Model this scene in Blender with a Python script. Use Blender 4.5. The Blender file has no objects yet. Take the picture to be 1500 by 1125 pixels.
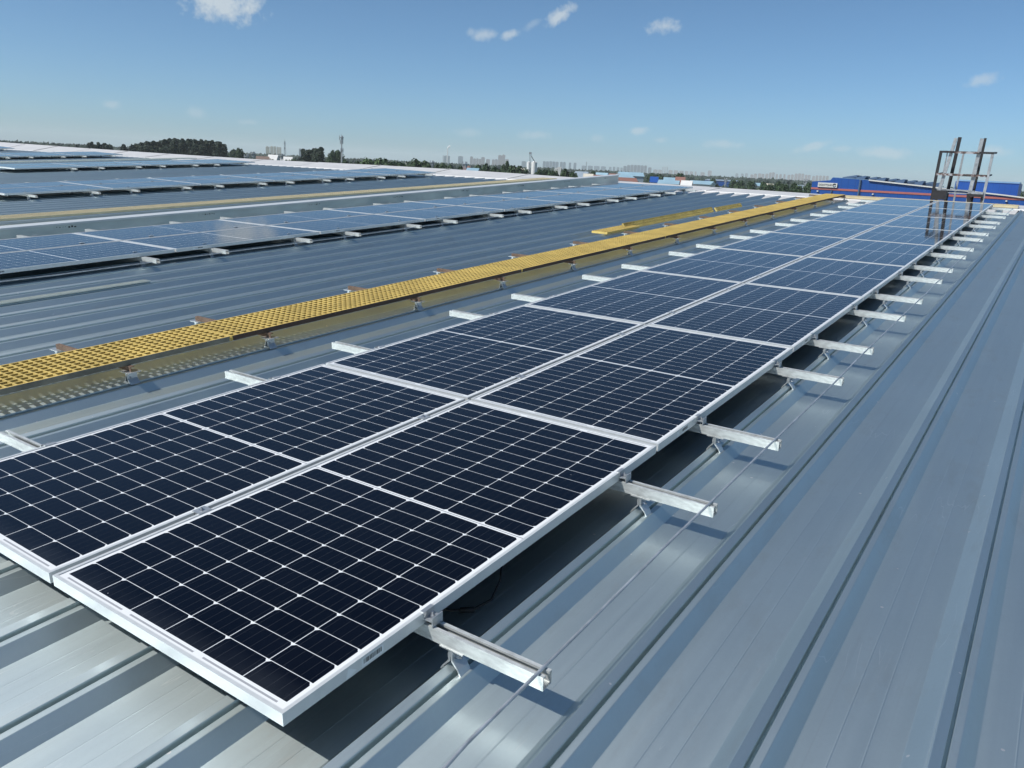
import bpy, math, random
from mathutils import Matrix, Vector
R = math.radians
scene = bpy.context.scene
COL = scene.collection

# ------------------------------------------------------------------ camera
PITCH = R(2.997)                                   # fall of the roof: its ribs climb 3 degrees towards the ridge
ROOF = Matrix.Rotation(PITCH, 4, 'X')              # roof frame -> world
FPX, CU, CV = 1170.54, 750.0, 562.5
CAM_ROOF = Vector((1.25297, -0.95416, 1.26906))
_r = Vector((1.81012758, 0.572327589, -0.393124051))
RC = Matrix.Rotation(_r.length, 3, _r.normalized())   # roof frame -> camera (x right, y down, z forward)
right, down, fwd = (Vector(RC[i]) for i in range(3))
R3 = ROOF.to_3x3()
wr, wd, wf = R3 @ right, R3 @ down, R3 @ fwd
CAM = ROOF @ CAM_ROOF
cam_data = bpy.data.cameras.new('camera')
cam_data.sensor_width = 36; cam_data.lens = 36 * FPX / 1500
cam_data.clip_start = 0.05; cam_data.clip_end = 30000
cam = bpy.data.objects.new('camera', cam_data); COL.objects.link(cam)
m = Matrix.Identity(4)
for i in range(3):
    m[i][0], m[i][1], m[i][2], m[i][3] = wr[i], -wd[i], -wf[i], CAM[i]
cam.matrix_world = m
scene.camera = cam

def ray(u, v):
    return (wr * ((u - CU) / FPX) + wd * ((v - CV) / FPX) + wf).normalized()
GROUND = -9.6
def far(u, D, v=None):
    """ground point at horizontal distance D in picture column u; with v also the height there"""
    vh = 203 + .052 * u
    d = ray(u, vh if v is None else v); h = math.hypot(d.x, d.y)
    p = CAM + d * (D / h)
    return (p.x, p.y) if v is None else (p.x, p.y, p.z)

# ------------------------------------------------------------------ sun, sky, exposure
SUN_ROOF = Vector((-.42, -.65, 1.0)).normalized()
SUN = (R3 @ SUN_ROOF).normalized()
sun_el = math.asin(SUN.z); sun_rot = math.atan2(SUN.x, SUN.y)
sl = bpy.data.lights.new('sun', 'SUN'); sl.energy = 4.6; sl.angle = R(.55); sl.color = (1, .965, .91)
so = bpy.data.objects.new('sun', sl); COL.objects.link(so)
so.rotation_euler = SUN.to_track_quat('Z', 'Y').to_euler()
scene.view_settings.view_transform = 'Standard'; scene.view_settings.look = 'None'
scene.view_settings.exposure = 0.25; scene.view_settings.gamma = 1.0
scene.cycles.use_denoising = True
scene.cycles.max_bounces = 6; scene.cycles.diffuse_bounces = 3; scene.cycles.glossy_bounces = 4
scene.cycles.volume_bounces = 1; scene.cycles.sample_clamp_indirect = 6

class G:
    """small helper for math node trees"""
    def __init__(s, nt): s.nt = nt
    def node(s, t, **k):
        n = s.nt.nodes.new(t)
        for a, b in k.items(): setattr(n, a, b)
        return n
    def put(s, sock, v):
        if hasattr(v, 'is_linked'): s.nt.links.new(v, sock)
        elif v is not None: sock.default_value = v
    def m(s, op, a, b=None, c=None, clamp=False):
        n = s.node('ShaderNodeMath', operation=op, use_clamp=clamp)
        for i, v in enumerate((a, b, c)):
            if v is not None: s.put(n.inputs[i], v)
        return n.outputs[0]
    def vm(s, op, a, b=None, out=0):
        n = s.node('ShaderNodeVectorMath', operation=op)
        s.put(n.inputs[0], a)
        if b is not None: s.put(n.inputs[1], b)
        return n.outputs[out]
    def mix(s, f, a, b):
        n = s.node('ShaderNodeMix', data_type='RGBA')
        s.put(n.inputs[0], f)
        for i, v in ((6, a), (7, b)):
            s.put(n.inputs[i], (*v, 1) if isinstance(v, tuple) and len(v) == 3 else v)
        return n.outputs[2]
    def noise(s, vec, scale, detail=3, rough=.55, dim='3D'):
        n = s.node('ShaderNodeTexNoise', noise_dimensions=dim)
        s.put(n.inputs['Vector'], vec); n.inputs['Scale'].default_value = scale
        n.inputs['Detail'].default_value = detail; n.inputs['Roughness'].default_value = rough
        return n.outputs[0]
    def ramp(s, f, lo, hi, a=0., b=1.):
        n = s.node('ShaderNodeMapRange'); s.put(n.inputs[0], f)
        for i, v in zip((1, 2, 3, 4), (lo, hi, a, b)): n.inputs[i].default_value = v
        return n.outputs[0]
    def obj(s): return s.node('ShaderNodeTexCoord').outputs['Object']
    def xyz(s, v):
        n = s.node('ShaderNodeSeparateXYZ'); s.put(n.inputs[0], v); return n.outputs
    def mapped(s, v, sc):
        n = s.node('ShaderNodeMapping'); s.put(n.inputs[0], v); n.inputs['Scale'].default_value = sc; return n.outputs[0]

# world: Nishita sky with small fair-weather clouds
w = bpy.data.worlds.new('World'); scene.world = w; w.use_nodes = True
nt = w.node_tree; nt.nodes.clear(); g = G(nt)
sky = g.node('ShaderNodeTexSky', sky_type='NISHITA'); sky.sun_disc = False
sky.sun_elevation = sun_el; sky.sun_rotation = sun_rot
sky.altitude = 50; sky.air_density = .55; sky.dust_density = 1.0; sky.ozone_density = 8
SKY = .115
dirv = g.node('ShaderNodeTexCoord').outputs['Generated']
n1 = g.noise(dirv, 85, 6, .68); n2 = g.noise(dirv, 24, 2, .5)
warp = g.m('ADD', g.m('MULTIPLY', g.m('SUBTRACT', n1, .5), 1.7), g.m('MULTIPLY', g.m('SUBTRACT', n2, .5), .8))
CLOUDS = [(330, 4, 56, 26, 8, .95), (822, 21, 30, 11, -30, .85), (708, 51, 22, 10, -8, .6), (747, 51, 17, 8, -14, .65),
          (690, 48, 9, 7, 0, .35), (973, 39, 26, 14, -8, .75), (780, 36, 20, 6, -30, .25), (162, 153, 14, 6, 0, .4),
          (288, 166, 16, 9, 8, .3), (362, 179, 16, 5, 0, .3), (690, 194, 34, 8, 2, .28), (784, 198, 34, 8, 0, .38),
          (936, 191, 20, 7, -8, .55), (968, 205, 12, 5, 0, .35), (874, 203, 14, 7, 0, .28), (1060, 211, 34, 7, 4, .42),
          (1190, 215, 32, 7, -14, .5), (1232, 218, 20, 5, 0, .35), (1294, 224, 50, 9, 3, .55), (1440, 117, 20, 9, -14, .5),
          (1452, 222, 22, 9, 0, .5), (1035, 213, 14, 5, 0, .25)]
total = None
for u, v, sw, sh, ang, st in CLOUDS:
    d = ray(u, v); a = R(ang)
    e1 = (wr * math.cos(a) + wd * math.sin(a)); e1 = (e1 - d * e1.dot(d)).normalized(); e2 = d.cross(e1).normalized()
    k = FPX * d.dot(wf) * 1.22
    x = g.m('MULTIPLY', g.vm('DOT_PRODUCT', dirv, e1, 1), k / sw)
    y = g.m('MULTIPLY', g.vm('DOT_PRODUCT', dirv, e2, 1), k / sh)
    r2 = g.m('ADD', g.m('MULTIPLY', x, x), g.m('MULTIPLY', y, y))
    r = g.m('ADD', g.m('SQRT', r2), warp)
    front = g.m('GREATER_THAN', g.vm('DOT_PRODUCT', dirv, d, 1), .5)
    c = g.m('MULTIPLY', g.m('MULTIPLY', g.ramp(r, .98, .28, 0, st * .9), front), 1.0)
    total = c if total is None else g.m('MAXIMUM', total, c)
skyc = g.node('ShaderNodeVectorMath', operation='SCALE'); g.put(skyc.inputs[0], sky.outputs[0]); skyc.inputs['Scale'].default_value = SKY
tint = g.vm('MULTIPLY', skyc.outputs[0], (.96, 1.065, .93))
col = g.mix(total, tint, (.50, .56, .60))
bg = g.node('ShaderNodeBackground'); g.put(bg.inputs[0], col); bg.inputs[1].default_value = 1.0
g.nt.links.new(bg.outputs[0], g.node('ShaderNodeOutputWorld').inputs[0])

# ------------------------------------------------------------------ materials
MAT = {}
def mat(name, color=(.5, .5, .5), rough=.5, metal=0., var=0., vscale=8., spec=None, stretch=(1, 1, 1), bump=0., build=None):
    mt = bpy.data.materials.new(name); mt.use_nodes = True; nt = mt.node_tree; g = G(nt)
    b = nt.nodes['Principled BSDF']
    b.inputs['Base Color'].default_value = (*color, 1); b.inputs['Roughness'].default_value = rough; b.inputs['Metallic'].default_value = metal
    if spec is not None: b.inputs['Specular IOR Level'].default_value = spec
    if var:
        n = g.noise(g.mapped(g.obj(), stretch), vscale, 4, .6)
        f = g.ramp(n, .25, .75, 1 - var, 1 + var)
        s = g.node('ShaderNodeVectorMath', operation='SCALE'); s.inputs[0].default_value = color; g.put(s.inputs['Scale'], f)
        g.put(b.inputs['Base Color'], s.outputs[0])
        g.put(b.inputs['Roughness'], g.ramp(n, .2, .8, max(.02, rough - .08), min(1, rough + .1)))
        if bump:
            bp = g.node('ShaderNodeBump'); bp.inputs['Strength'].default_value = bump; bp.inputs['Distance'].default_value = .01
            g.put(bp.inputs['Height'], n); g.put(b.inputs['Normal'], bp.outputs[0])
    if build: build(g, b)
    MAT[name] = mt; return mt

RIB0, RIBP = 1.256, .3815
def roof_nodes(g, b):
    o = g.obj(); x, y, z = g.xyz(o)[:3]
    t = g.m('DIVIDE', g.m('SUBTRACT', x, RIB0), RIBP); pan = g.m('FLOOR', t)
    wn = g.node('ShaderNodeTexWhiteNoise', noise_dimensions='1D'); g.put(wn.inputs['W'], pan)
    streak = g.noise(g.mapped(o, (9, .35, 1)), 3.0, 4, .6)
    cloud = g.noise(o, 1.3, 4, .6); fine = g.noise(o, 90, 2, .6)
    dirt = g.noise(g.mapped(o, (3, 1, 1)), 2.2, 5, .65)
    f = g.m('ADD', g.m('MULTIPLY', g.m('SUBTRACT', wn.outputs['Value'], .5), .05),
            g.m('ADD', g.m('MULTIPLY', g.m('SUBTRACT', streak, .5), .09), g.m('MULTIPLY', g.m('SUBTRACT', cloud, .5), .14)))
    f = g.m('ADD', g.m('ADD', f, 1.0), g.m('MULTIPLY', g.m('SUBTRACT', fine, .5), .06))
    s = g.node('ShaderNodeVectorMath', operation='SCALE'); s.inputs[0].default_value = (.485, .570, .585); g.put(s.inputs['Scale'], f)
    # bird droppings and dust flecks
    vo = g.node('ShaderNodeTexVoronoi', feature='F1'); g.put(vo.inputs['Vector'], o); vo.inputs['Scale'].default_value = 16
    rr = g.xyz(vo.outputs['Color'])
    fleck = g.m('MULTIPLY', g.m('LESS_THAN', vo.outputs['Distance'], g.m('MULTIPLY', rr[1], .11)), g.m('GREATER_THAN', rr[0], .72))
    fleck = g.m('MULTIPLY', fleck, g.m('GREATER_THAN', cloud, .47))
    # hair scratches: thin wandering lines, here and there
    def scratch(sc_, w_, seed, lo):
        v = g.vm('ADD', g.mapped(o, sc_), (seed, seed * .7, 0)); q = g.m('LESS_THAN', g.m('ABSOLUTE', g.m('SUBTRACT', g.noise(v, 1.0, 2, .4), .5)), w_)
        return g.m('MULTIPLY', q, g.ramp(g.noise(g.vm('ADD', o, (seed, 0, 0)), 2.6, 3, .6), lo, lo + .08))
    scr = g.m('MAXIMUM', scratch((16, 1.1, 1), .0030, 3.3, .55), scratch((10, 3.5, 1), .0018, 11.7, .63))
    # scuffs
    sc = g.noise(g.mapped(o, (30, 2.5, 1)), 3.4, 6, .7)
    scuff = g.m('MULTIPLY', g.ramp(sc, .60, .74, 0, .6), g.ramp(dirt, .42, .66, 0, 1))
    c = g.mix(scuff, s.outputs[0], (.62, .65, .66)); c = g.mix(g.m('MULTIPLY', scr, .26), c, (.80, .84, .84)); c = g.mix(fleck, c, (.75, .75, .72))
    c = g.mix(g.ramp(dirt, .56, .80, 0, .30), c, (.33, .33, .30))
    foot = g.noise(g.mapped(o, (1.6, 1, 1)), 7.5, 3, .5)
    c = g.mix(g.m('MULTIPLY', g.ramp(foot, .66, .72, 0, .16), g.ramp(cloud, .45, .6, 0, 1)), c, (.50, .50, .47))
    run = g.noise(g.mapped(o, (26, .22, 1)), 3.0, 3, .55)
    c = g.mix(g.ramp(run, .62, .78, 0, .10), c, (.26, .28, .29))
    g.put(b.inputs['Base Color'], c)
    b.inputs['Metallic'].default_value = .74
    g.put(b.inputs['Roughness'], g.m('ADD', g.m('ADD', .40, g.m('MULTIPLY', g.m('SUBTRACT', streak, .5), .05)), g.m('MULTIPLY', g.m('SUBTRACT', dirt, .5), .14)))
    wav = g.noise(g.mapped(o, (5, .8, 1)), 2.0, 2, .5)
    bp = g.node('ShaderNodeBump'); bp.inputs['Strength'].default_value = .35; bp.inputs['Distance'].default_value = .007
    g.put(bp.inputs['Height'], wav); g.put(b.inputs['Normal'], bp.outputs[0])
    gl = g.node('ShaderNodeBsdfGlossy', distribution='BECKMANN'); g.put(gl.inputs['Normal'], bp.outputs[0])
    gc = g.node('ShaderNodeVectorMath', operation='MULTIPLY'); g.put(gc.inputs[0], c); gc.inputs[1].default_value = (1.38, 1.33, 1.32); g.put(gl.inputs['Color'], gc.outputs[0])
    g.put(gl.inputs['Roughness'], g.m('ADD', .665, g.m('MULTIPLY', g.m('SUBTRACT', streak, .5), .03)))
    mx = g.node('ShaderNodeMixShader'); mx.inputs[0].default_value = .52
    g.put(mx.inputs[1], b.outputs[0]); g.put(mx.inputs[2], gl.outputs[0]); g.put(g.nt.nodes['Material Output'].inputs[0], mx.outputs[0])
mat('roof_sheet', build=roof_nodes)

def cell_nodes(g, b):
    o = g.obj(); x, y, _z = g.xyz(o)[:3]
    PX, PY = .15875, .0802
    cx = g.m('DIVIDE', g.m('ADD', x, PX * 3), PX); fx = g.m('FRACT', cx)
    ay = g.m('ABSOLUTE', y); cy = g.m('DIVIDE', g.m('SUBTRACT', ay, .008), PY); fy = g.m('FRACT', cy)
    inx = g.m('MULTIPLY', g.m('GREATER_THAN', cx, 0), g.m('LESS_THAN', cx, 6))
    iny = g.m('MULTIPLY', g.m('GREATER_THAN', cy, 0), g.m('LESS_THAN', cy, 12))
    dx = g.m('MULTIPLY', g.m('MINIMUM', fx, g.m('SUBTRACT', 1, fx)), PX)
    dyl = g.m('MULTIPLY', fy, PY); dy = g.m('MINIMUM', dyl, g.m('SUBTRACT', PY, dyl))
    cell = g.m('MULTIPLY', g.m('GREATER_THAN', dx, .0011), g.m('GREATER_THAN', dy, .0009))
    cell = g.m('MULTIPLY', cell, g.m('GREATER_THAN', g.m('ADD', dx, dyl), .0110))
    cell = g.m('MULTIPLY', g.m('MULTIPLY', cell, inx), iny)
    fb = g.m('FRACT', g.m('MULTIPLY', fx, 5)); bus = g.m('LESS_THAN', g.m('ABSOLUTE', g.m('SUBTRACT', fb, .5)), .5 * .0011 / (PX / 5))
    cid = g.node('ShaderNodeCombineXYZ'); g.put(cid.inputs[0], g.m('FLOOR', cx)); g.put(cid.inputs[1], g.m('FLOOR', g.m('MULTIPLY', g.m('DIVIDE', y, PY), 1.0)))
    oi = g.node('ShaderNodeObjectInfo'); g.put(cid.inputs[2], oi.outputs['Random'])
    wn = g.node('ShaderNodeTexWhiteNoise'); g.put(wn.inputs['Vector'], cid.outputs[0])
    blue = g.mix(wn.outputs['Value'], (.0009, .0014, .0032), (.0014, .0021, .0046))
    cellc = g.mix(g.m('MULTIPLY', bus, .75), blue, (.03, .032, .036))
    rib = g.m('LESS_THAN', ay, .0026)
    fr2 = g.m('FRACT', g.m('MULTIPLY', cx, .5))
    edge = g.m('MULTIPLY', g.m('LESS_THAN', g.m('ABSOLUTE', g.m('SUBTRACT', ay, .9815)), .0030),
               g.m('MULTIPLY', g.m('GREATER_THAN', fr2, .06), g.m('LESS_THAN', fr2, .94)))
    sheet = g.mix(g.m('MAXIMUM', rib, g.m('MULTIPLY', edge, inx)), (.62, .64, .66), (.27, .28, .30))
    c = g.mix(cell, sheet, cellc)
    dn = g.noise(o, 3.0, 5, .65)
    low = g.ramp(y, -.90, -1.0, 0, 1)                      # dust that rain has washed to the lower edge
    dust = g.m('ADD', g.ramp(dn, .4, .8, .0, .004), g.m('MULTIPLY', low, g.ramp(dn, .3, .7, .0, .06)))
    c = g.mix(dust, c, (.36, .41, .48))
    speck = g.node('ShaderNodeTexVoronoi', feature='F1'); g.put(speck.inputs['Vector'], o); speck.inputs['Scale'].default_value = 14
    sr = g.xyz(speck.outputs['Color'])
    c = g.mix(g.m('MULTIPLY', g.m('LESS_THAN', speck.outputs['Distance'], .022), g.m('GREATER_THAN', sr[0], .88)), c, (.35, .36, .38))
    g.put(b.inputs['Base Color'], c)
    g.put(b.inputs['Roughness'], g.ramp(dn, .3, .8, .045, .06))
    b.inputs['IOR'].default_value = 1.42; b.inputs['Specular Tint'].default_value = (.13, .27, .55, 1)
mat('solar_glass', build=cell_nodes)
mat('frame_aluminium', (.56, .585, .595), .42, .35, .05, 30)
mat('galvanised_steel', (.52, .54, .535), .42, .45, .25, 28, stretch=(1, 3, 3), bump=.05)
mat('clamp_aluminium', (.52, .54, .55), .38, .75, .08, 40)
mat('bolt_steel', (.45, .46, .48), .3, .9)
mat('sticker_white', (.62, .66, .68), .5)
mat('print_black', (.02, .02, .022), .5)
mat('grating_yellow', (.50, .365, .105), .66, 0, .28, 2.6)
mat('grating_yellow_shaded', (.40, .31, .10), .75, 0, .3, 3)  # darker copy of the grating yellow: shade on leaning faces put into the colour
mat('grating_faded', (.50, .44, .29), .7, 0, .14, 6)
mat('grating_tan', (.50, .43, .27), .7, 0, .14, 6)
mat('rusty_steel', (.13, .085, .06), .85, .1, .5, 22, bump=.2)
mat('dark_angle', (.075, .045, .032), .7, .2, .5, 6, stretch=(1, .4, 1))
mat('dirty_side_shade', (.17, .155, .12), .75, .1, .4, 8)  # grey-tan for the nearest grating's own side: dirt plus shade put into the colour
mat('ivory_strip', (.56, .58, .53), .5, 0, .08, 12)
mat('white_flashing', (.45, .45, .455), .5, 0, .10, 2.2, bump=.15)
mat('trunk_steel', (.47, .52, .50), .45, .15, .18, 3.5, stretch=(1, .5, 2), bump=.1)
mat('rod_steel', (.40, .43, .46), .42, .6, .35, 45, stretch=(1, .3, 1))
mat('black_cable', (.012, .012, .012), .5)
mat('gantry_grey', (.30, .32, .34), .55, .3, .35, 9, bump=.1)
mat('gantry_dark', (.022, .021, .023), .6, .2, .4, 12)
def gantry_rust(g, b):
    n = g.noise(g.obj(), 9, 4, .6)
    c = g.mix(g.ramp(n, .42, .5), (.30, .31, .33), (.10, .055, .045)); c = g.mix(g.ramp(n, .52, .56), c, (.03, .03, .03))
    g.put(b.inputs['Base Color'], c); b.inputs['Roughness'].default_value = .7
mat('gantry_rust', build=gantry_rust)
def blue_clad(g, b):
    o = g.obj(); x, y, z = g.xyz(o)[:3]
    f = g.m('FRACT', g.m('MULTIPLY', x, 1 / .9)); seam = g.m('LESS_THAN', f, .06)
    n = g.noise(g.mapped(o, (.6, .6, .15)), 1.0, 4, .6)
    c = g.mix(n, (.005, .055, .25), (.008, .07, .30)); c = g.mix(g.m('MULTIPLY', seam, .5), c, (.004, .032, .15))
    g.put(b.inputs['Base Color'], c); b.inputs['Roughness'].default_value = .45
mat('blue_cladding', build=blue_clad)
mat('red_stripe', (.36, .115, .10), .5, 0, .1, 1)
mat('blue_roof', (.20, .33, .47), .5, .2, .12, .3)
mat('slate_roof', (.26, .32, .38), .5, .3, .12, .3)
mat('dark_vent', (.06, .10, .17), .5)
mat('concrete_wall', (.42, .42, .40), .8, 0, .12, .25)
mat('cream_wall', (.48, .45, .38), .8, 0, .1, .4)
mat('white_wall', (.55, .55, .54), .7, 0, .1, .4)
mat('brick_wall', (.17, .12, .10), .8, 0, .15, .6)
mat('red_tile', (.20, .095, .075), .75, 0, .15, .6)
mat('sky_roof', (.24, .37, .45), .5, 0, .15, .2)
mat('window_dark', (.03, .04, .05), .2)
mat('mast_steel', (.34, .36, .38), .5, .4)
mat('bark', (.07, .055, .04), .9, 0, .3, 3)
def leaf(name, a, bb):
    def f(g, b):
        geo = g.node('ShaderNodeNewGeometry')
        oi = g.node('ShaderNodeObjectInfo')
        k = g.m('ADD', g.m('MULTIPLY', geo.outputs['Random Per Island'], .75), g.m('MULTIPLY', oi.outputs['Random'], .25))
        g.put(b.inputs['Base Color'], g.mix(k, a, bb)); b.inputs['Roughness'].default_value = .7
        b.inputs['Specular IOR Level'].default_value = .25
    mat(name, build=f)
leaf('poplar_leaves', (.007, .015, .009), (.015, .029, .015))
leaf('broad_leaves', (.014, .032, .012), (.036, .066, .024))
leaf('pale_leaves', (.034, .070, .024), (.066, .11, .038))
leaf('far_leaves', (.010, .022, .014), (.022, .040, .022))
def ground_nodes(g, b):
    o = g.obj()
    n = g.noise(g.mapped(o, (1, 2.2, 1)), .006, 5, .6); n2 = g.noise(o, .05, 4, .6)
    c = g.mix(g.ramp(n, .4, .6), (.055, .09, .035), (.17, .155, .085)); c = g.mix(g.ramp(n2, .5, .8, 0, .6), c, (.22, .20, .17))
    g.put(b.inputs['Base Color'], c); b.inputs['Roughness'].default_value = .9
mat('fields', build=ground_nodes)
def tower_mat(name, wall, win, sx=3.2, sz=3.0):
    def f(g, b):
        x, y, z = g.xyz(g.obj())[:3]
        fx = g.m('FRACT', g.m('DIVIDE', g.m('ADD', x, y), sx)); fz = g.m('FRACT', g.m('DIVIDE', z, sz))
        k = g.m('MULTIPLY', g.m('GREATER_THAN', fx, .45), g.m('GREATER_THAN', fz, .42))
        g.put(b.inputs['Base Color'], g.mix(k, wall, win)); b.inputs['Roughness'].default_value = .6
    mat(name, build=f)
tower_mat('tower_grey', (.24, .28, .32), (.08, .09, .11)); tower_mat('tower_cream', (.62, .57, .45), (.25, .24, .22))
tower_mat('tower_pink', (.30, .28, .29), (.10, .10, .11)); tower_mat('tower_blue', (.20, .25, .30), (.07, .09, .12))
mat('chimney_white', (.55, .55, .55), .7); mat('steam', (.85, .85, .85), .9)
mat('silo_white', (.68, .69, .68), .5, .1, .08, .5)

# ------------------------------------------------------------------ mesh helpers
class MB:
    def __init__(s): s.v = []; s.f = []; s.mi = []; s.mats = []
    def midx(s, mname):
        if mname not in s.mats: s.mats.append(mname)
        return s.mats.index(mname)
    def add(s, vs, fs, mname=None):
        o = len(s.v); k = s.midx(mname) if mname else 0
        s.v += [tuple(p) for p in vs]; s.f += [tuple(i + o for i in f) for f in fs]; s.mi += [k] * len(fs); return s
    def box(s, x0, x1, y0, y1, z0, z1, mname=None):
        return s.add([(x0, y0, z0), (x1, y0, z0), (x1, y1, z0), (x0, y1, z0), (x0, y0, z1), (x1, y0, z1), (x1, y1, z1), (x0, y1, z1)],
                     [(0, 3, 2, 1), (4, 5, 6, 7), (0, 1, 5, 4), (1, 2, 6, 5), (2, 3, 7, 6), (3, 0, 4, 7)], mname)
    def prism(s, prof, axis, a, b, mname=None):
        """closed 2D outline swept along an axis: 'x' takes (y,z), 'y' takes (x,z), 'z' takes (x,y)"""
        n = len(prof)
        mk = {'x': lambda p, t: (t, p[0], p[1]), 'y': lambda p, t: (p[0], t, p[1]), 'z': lambda p, t: (p[0], p[1], t)}[axis]
        vs = [mk(p, a) for p in prof] + [mk(p, b) for p in prof]
        fs = [(i, (i + 1) % n, n + (i + 1) % n, n + i) for i in range(n)] + [tuple(range(n))[::-1], tuple(range(n, 2 * n))]
        return s.add(vs, fs, mname)
    def bar(s, p, q, wx, wy=None, mname=None, up=(0, 0, 1)):
        p, q = Vector(p), Vector(q); wy = wy or wx; d = (q - p).normalized(); upv = Vector(up)
        if abs(d.dot(upv)) > .98: upv = Vector((0, 1, 0))
        a = d.cross(upv).normalized() * wx / 2; b = a.cross(d).normalized() * wy / 2
        vs = [p - a - b, p + a - b, p + a + b, p - a + b, q - a - b, q + a - b, q + a + b, q - a + b]
        return s.add(vs, [(0, 3, 2, 1), (4, 5, 6, 7), (0, 1, 5, 4), (1, 2, 6, 5), (2, 3, 7, 6), (3, 0, 4, 7)], mname)
    def tube(s, pts, r, n=8, mname=None):
        pts = [Vector(p) for p in pts]; rs = r if isinstance(r, (list, tuple)) else [r] * len(pts); vs = []
        for i, p in enumerate(pts):
            d = (pts[min(i + 1, len(pts) - 1)] - pts[max(i - 1, 0)]).normalized()
            u = d.cross(Vector((0, 0, 1)) if abs(d.z) < .95 else Vector((1, 0, 0))).normalized(); v = d.cross(u)
            vs += [p + (u * math.cos(2 * math.pi * k / n) + v * math.sin(2 * math.pi * k / n)) * rs[i] for k in range(n)]
        fs = [(i * n + k, i * n + (k + 1) % n, (i + 1) * n + (k + 1) % n, (i + 1) * n + k) for i in range(len(pts) - 1) for k in range(n)]
        fs += [tuple(range(n))[::-1], tuple(range((len(pts) - 1) * n, len(pts) * n))]
        return s.add(vs, fs, mname)
    def mesh(s, name, material=None, smooth=False):
        me = bpy.data.meshes.new(name); me.from_pydata(s.v, [], s.f)
        for mn in (s.mats or [material]): me.materials.append(MAT[mn])
        if len(s.mats) > 1: me.polygons.foreach_set('material_index', s.mi)
        if smooth: me.polygons.foreach_set('use_smooth', [True] * len(s.f))
        me.validate(); me.update()
        return me
    def build(s, name, material=None, parent=None, smooth=False):
        o = bpy.data.objects.new(name, s.mesh(name, material, smooth)); COL.objects.link(o)
        if parent: o.parent = parent
        return o
def tag(o, label=None, cat=None, group=None, kind=None):
    if label: o['label'] = label
    if cat: o['category'] = cat
    if group: o['group'] = group
    if kind: o['kind'] = kind
    return o
def thing(name, label, cat, group=None):
    o = bpy.data.objects.new(name, None); COL.objects.link(o); o.empty_display_size = .1
    return tag(o, label, cat, group)
def on_roof(o, x, y, z, rz=0., tilt=0.):
    o.matrix_world = ROOF @ Matrix.Translation((x, y, z)) @ Matrix.Rotation(rz, 4, 'Z') @ Matrix.Rotation(tilt, 4, 'Y'); return o
def copy_tree(o, parent=None):
    c = o.copy(); COL.objects.link(c)
    if parent: c.parent = parent
    for ch in list(o.children): copy_tree(ch, c)
    return c
ORD = ['first', 'second', 'third', 'fourth', 'fifth', 'sixth', 'seventh', 'eighth', 'ninth', 'tenth', 'eleventh', 'twelfth', 'thirteenth',
       'fourteenth', 'fifteenth', 'sixteenth', 'seventeenth', 'eighteenth', 'nineteenth', 'twentieth']

# ------------------------------------------------------------------ ground
gm = MB(); N = 24
for i in range(N + 1):
    for j in range(N + 1): gm.v.append((-6000 + 12000 * i / N, -6000 + 12000 * j / N, GROUND))
gm.f = [(i * (N + 1) + j, (i + 1) * (N + 1) + j, (i + 1) * (N + 1) + j + 1, i * (N + 1) + j + 1) for i in range(N) for j in range(N)]; gm.mi = [0] * len(gm.f)
tag(gm.build('ground', 'fields'), kind='structure')

# ------------------------------------------------------------------ the hall we stand on
hall = thing('factory_hall', 'long factory hall whose grey ribbed metal roof carries the solar arrays', 'building')
hall.matrix_world = ROOF
PANZ, LIPZ, RIDGE = -.195, -.150, 19.6
PROF = [(.063, PANZ), (.066, PANZ - .0004), (.143, PANZ), (.146, PANZ + .0007), (.149, PANZ), (.213, PANZ), (.216, PANZ + .0007), (.219, PANZ),
        (.2935, PANZ), (.2965, PANZ + .0015), (RIBP - .038, LIPZ - .003), (RIBP - .034, LIPZ - .001), (RIBP - .0335, -.138), (RIBP - .0325, -.1335),
        (RIBP - .0295, -.1315), (RIBP - .009, -.139), (RIBP - .0055, -.1405), (RIBP - .0045, -.144), (RIBP - .006, -.170), (RIBP + .004, -.170), (RIBP + .005, LIPZ - .001),
        (RIBP + .007, LIPZ), (RIBP + .0245, LIPZ), (RIBP + .027, LIPZ - .0012)]
rm = MB(); xs = []
I0, I1 = -180, 14
for i in range(I0, I1):
    xs += [(RIB0 + i * RIBP + a, z) for a, z in PROF]
ys = [-9, -3, 0, 4, 8, 12, 16, RIDGE]
for y in ys: rm.v += [(x, y, z) for x, z in xs]
n = len(xs)
rm.f = [(k * n + i, k * n + i + 1, (k + 1) * n + i + 1, (k + 1) * n + i) for k in range(len(ys) - 1) for i in range(n - 1)]; rm.mi = [0] * len(rm.f)
rm.build('roof', 'roof_sheet', hall)
XL, XR = xs[0][0], xs[-1][0]
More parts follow.
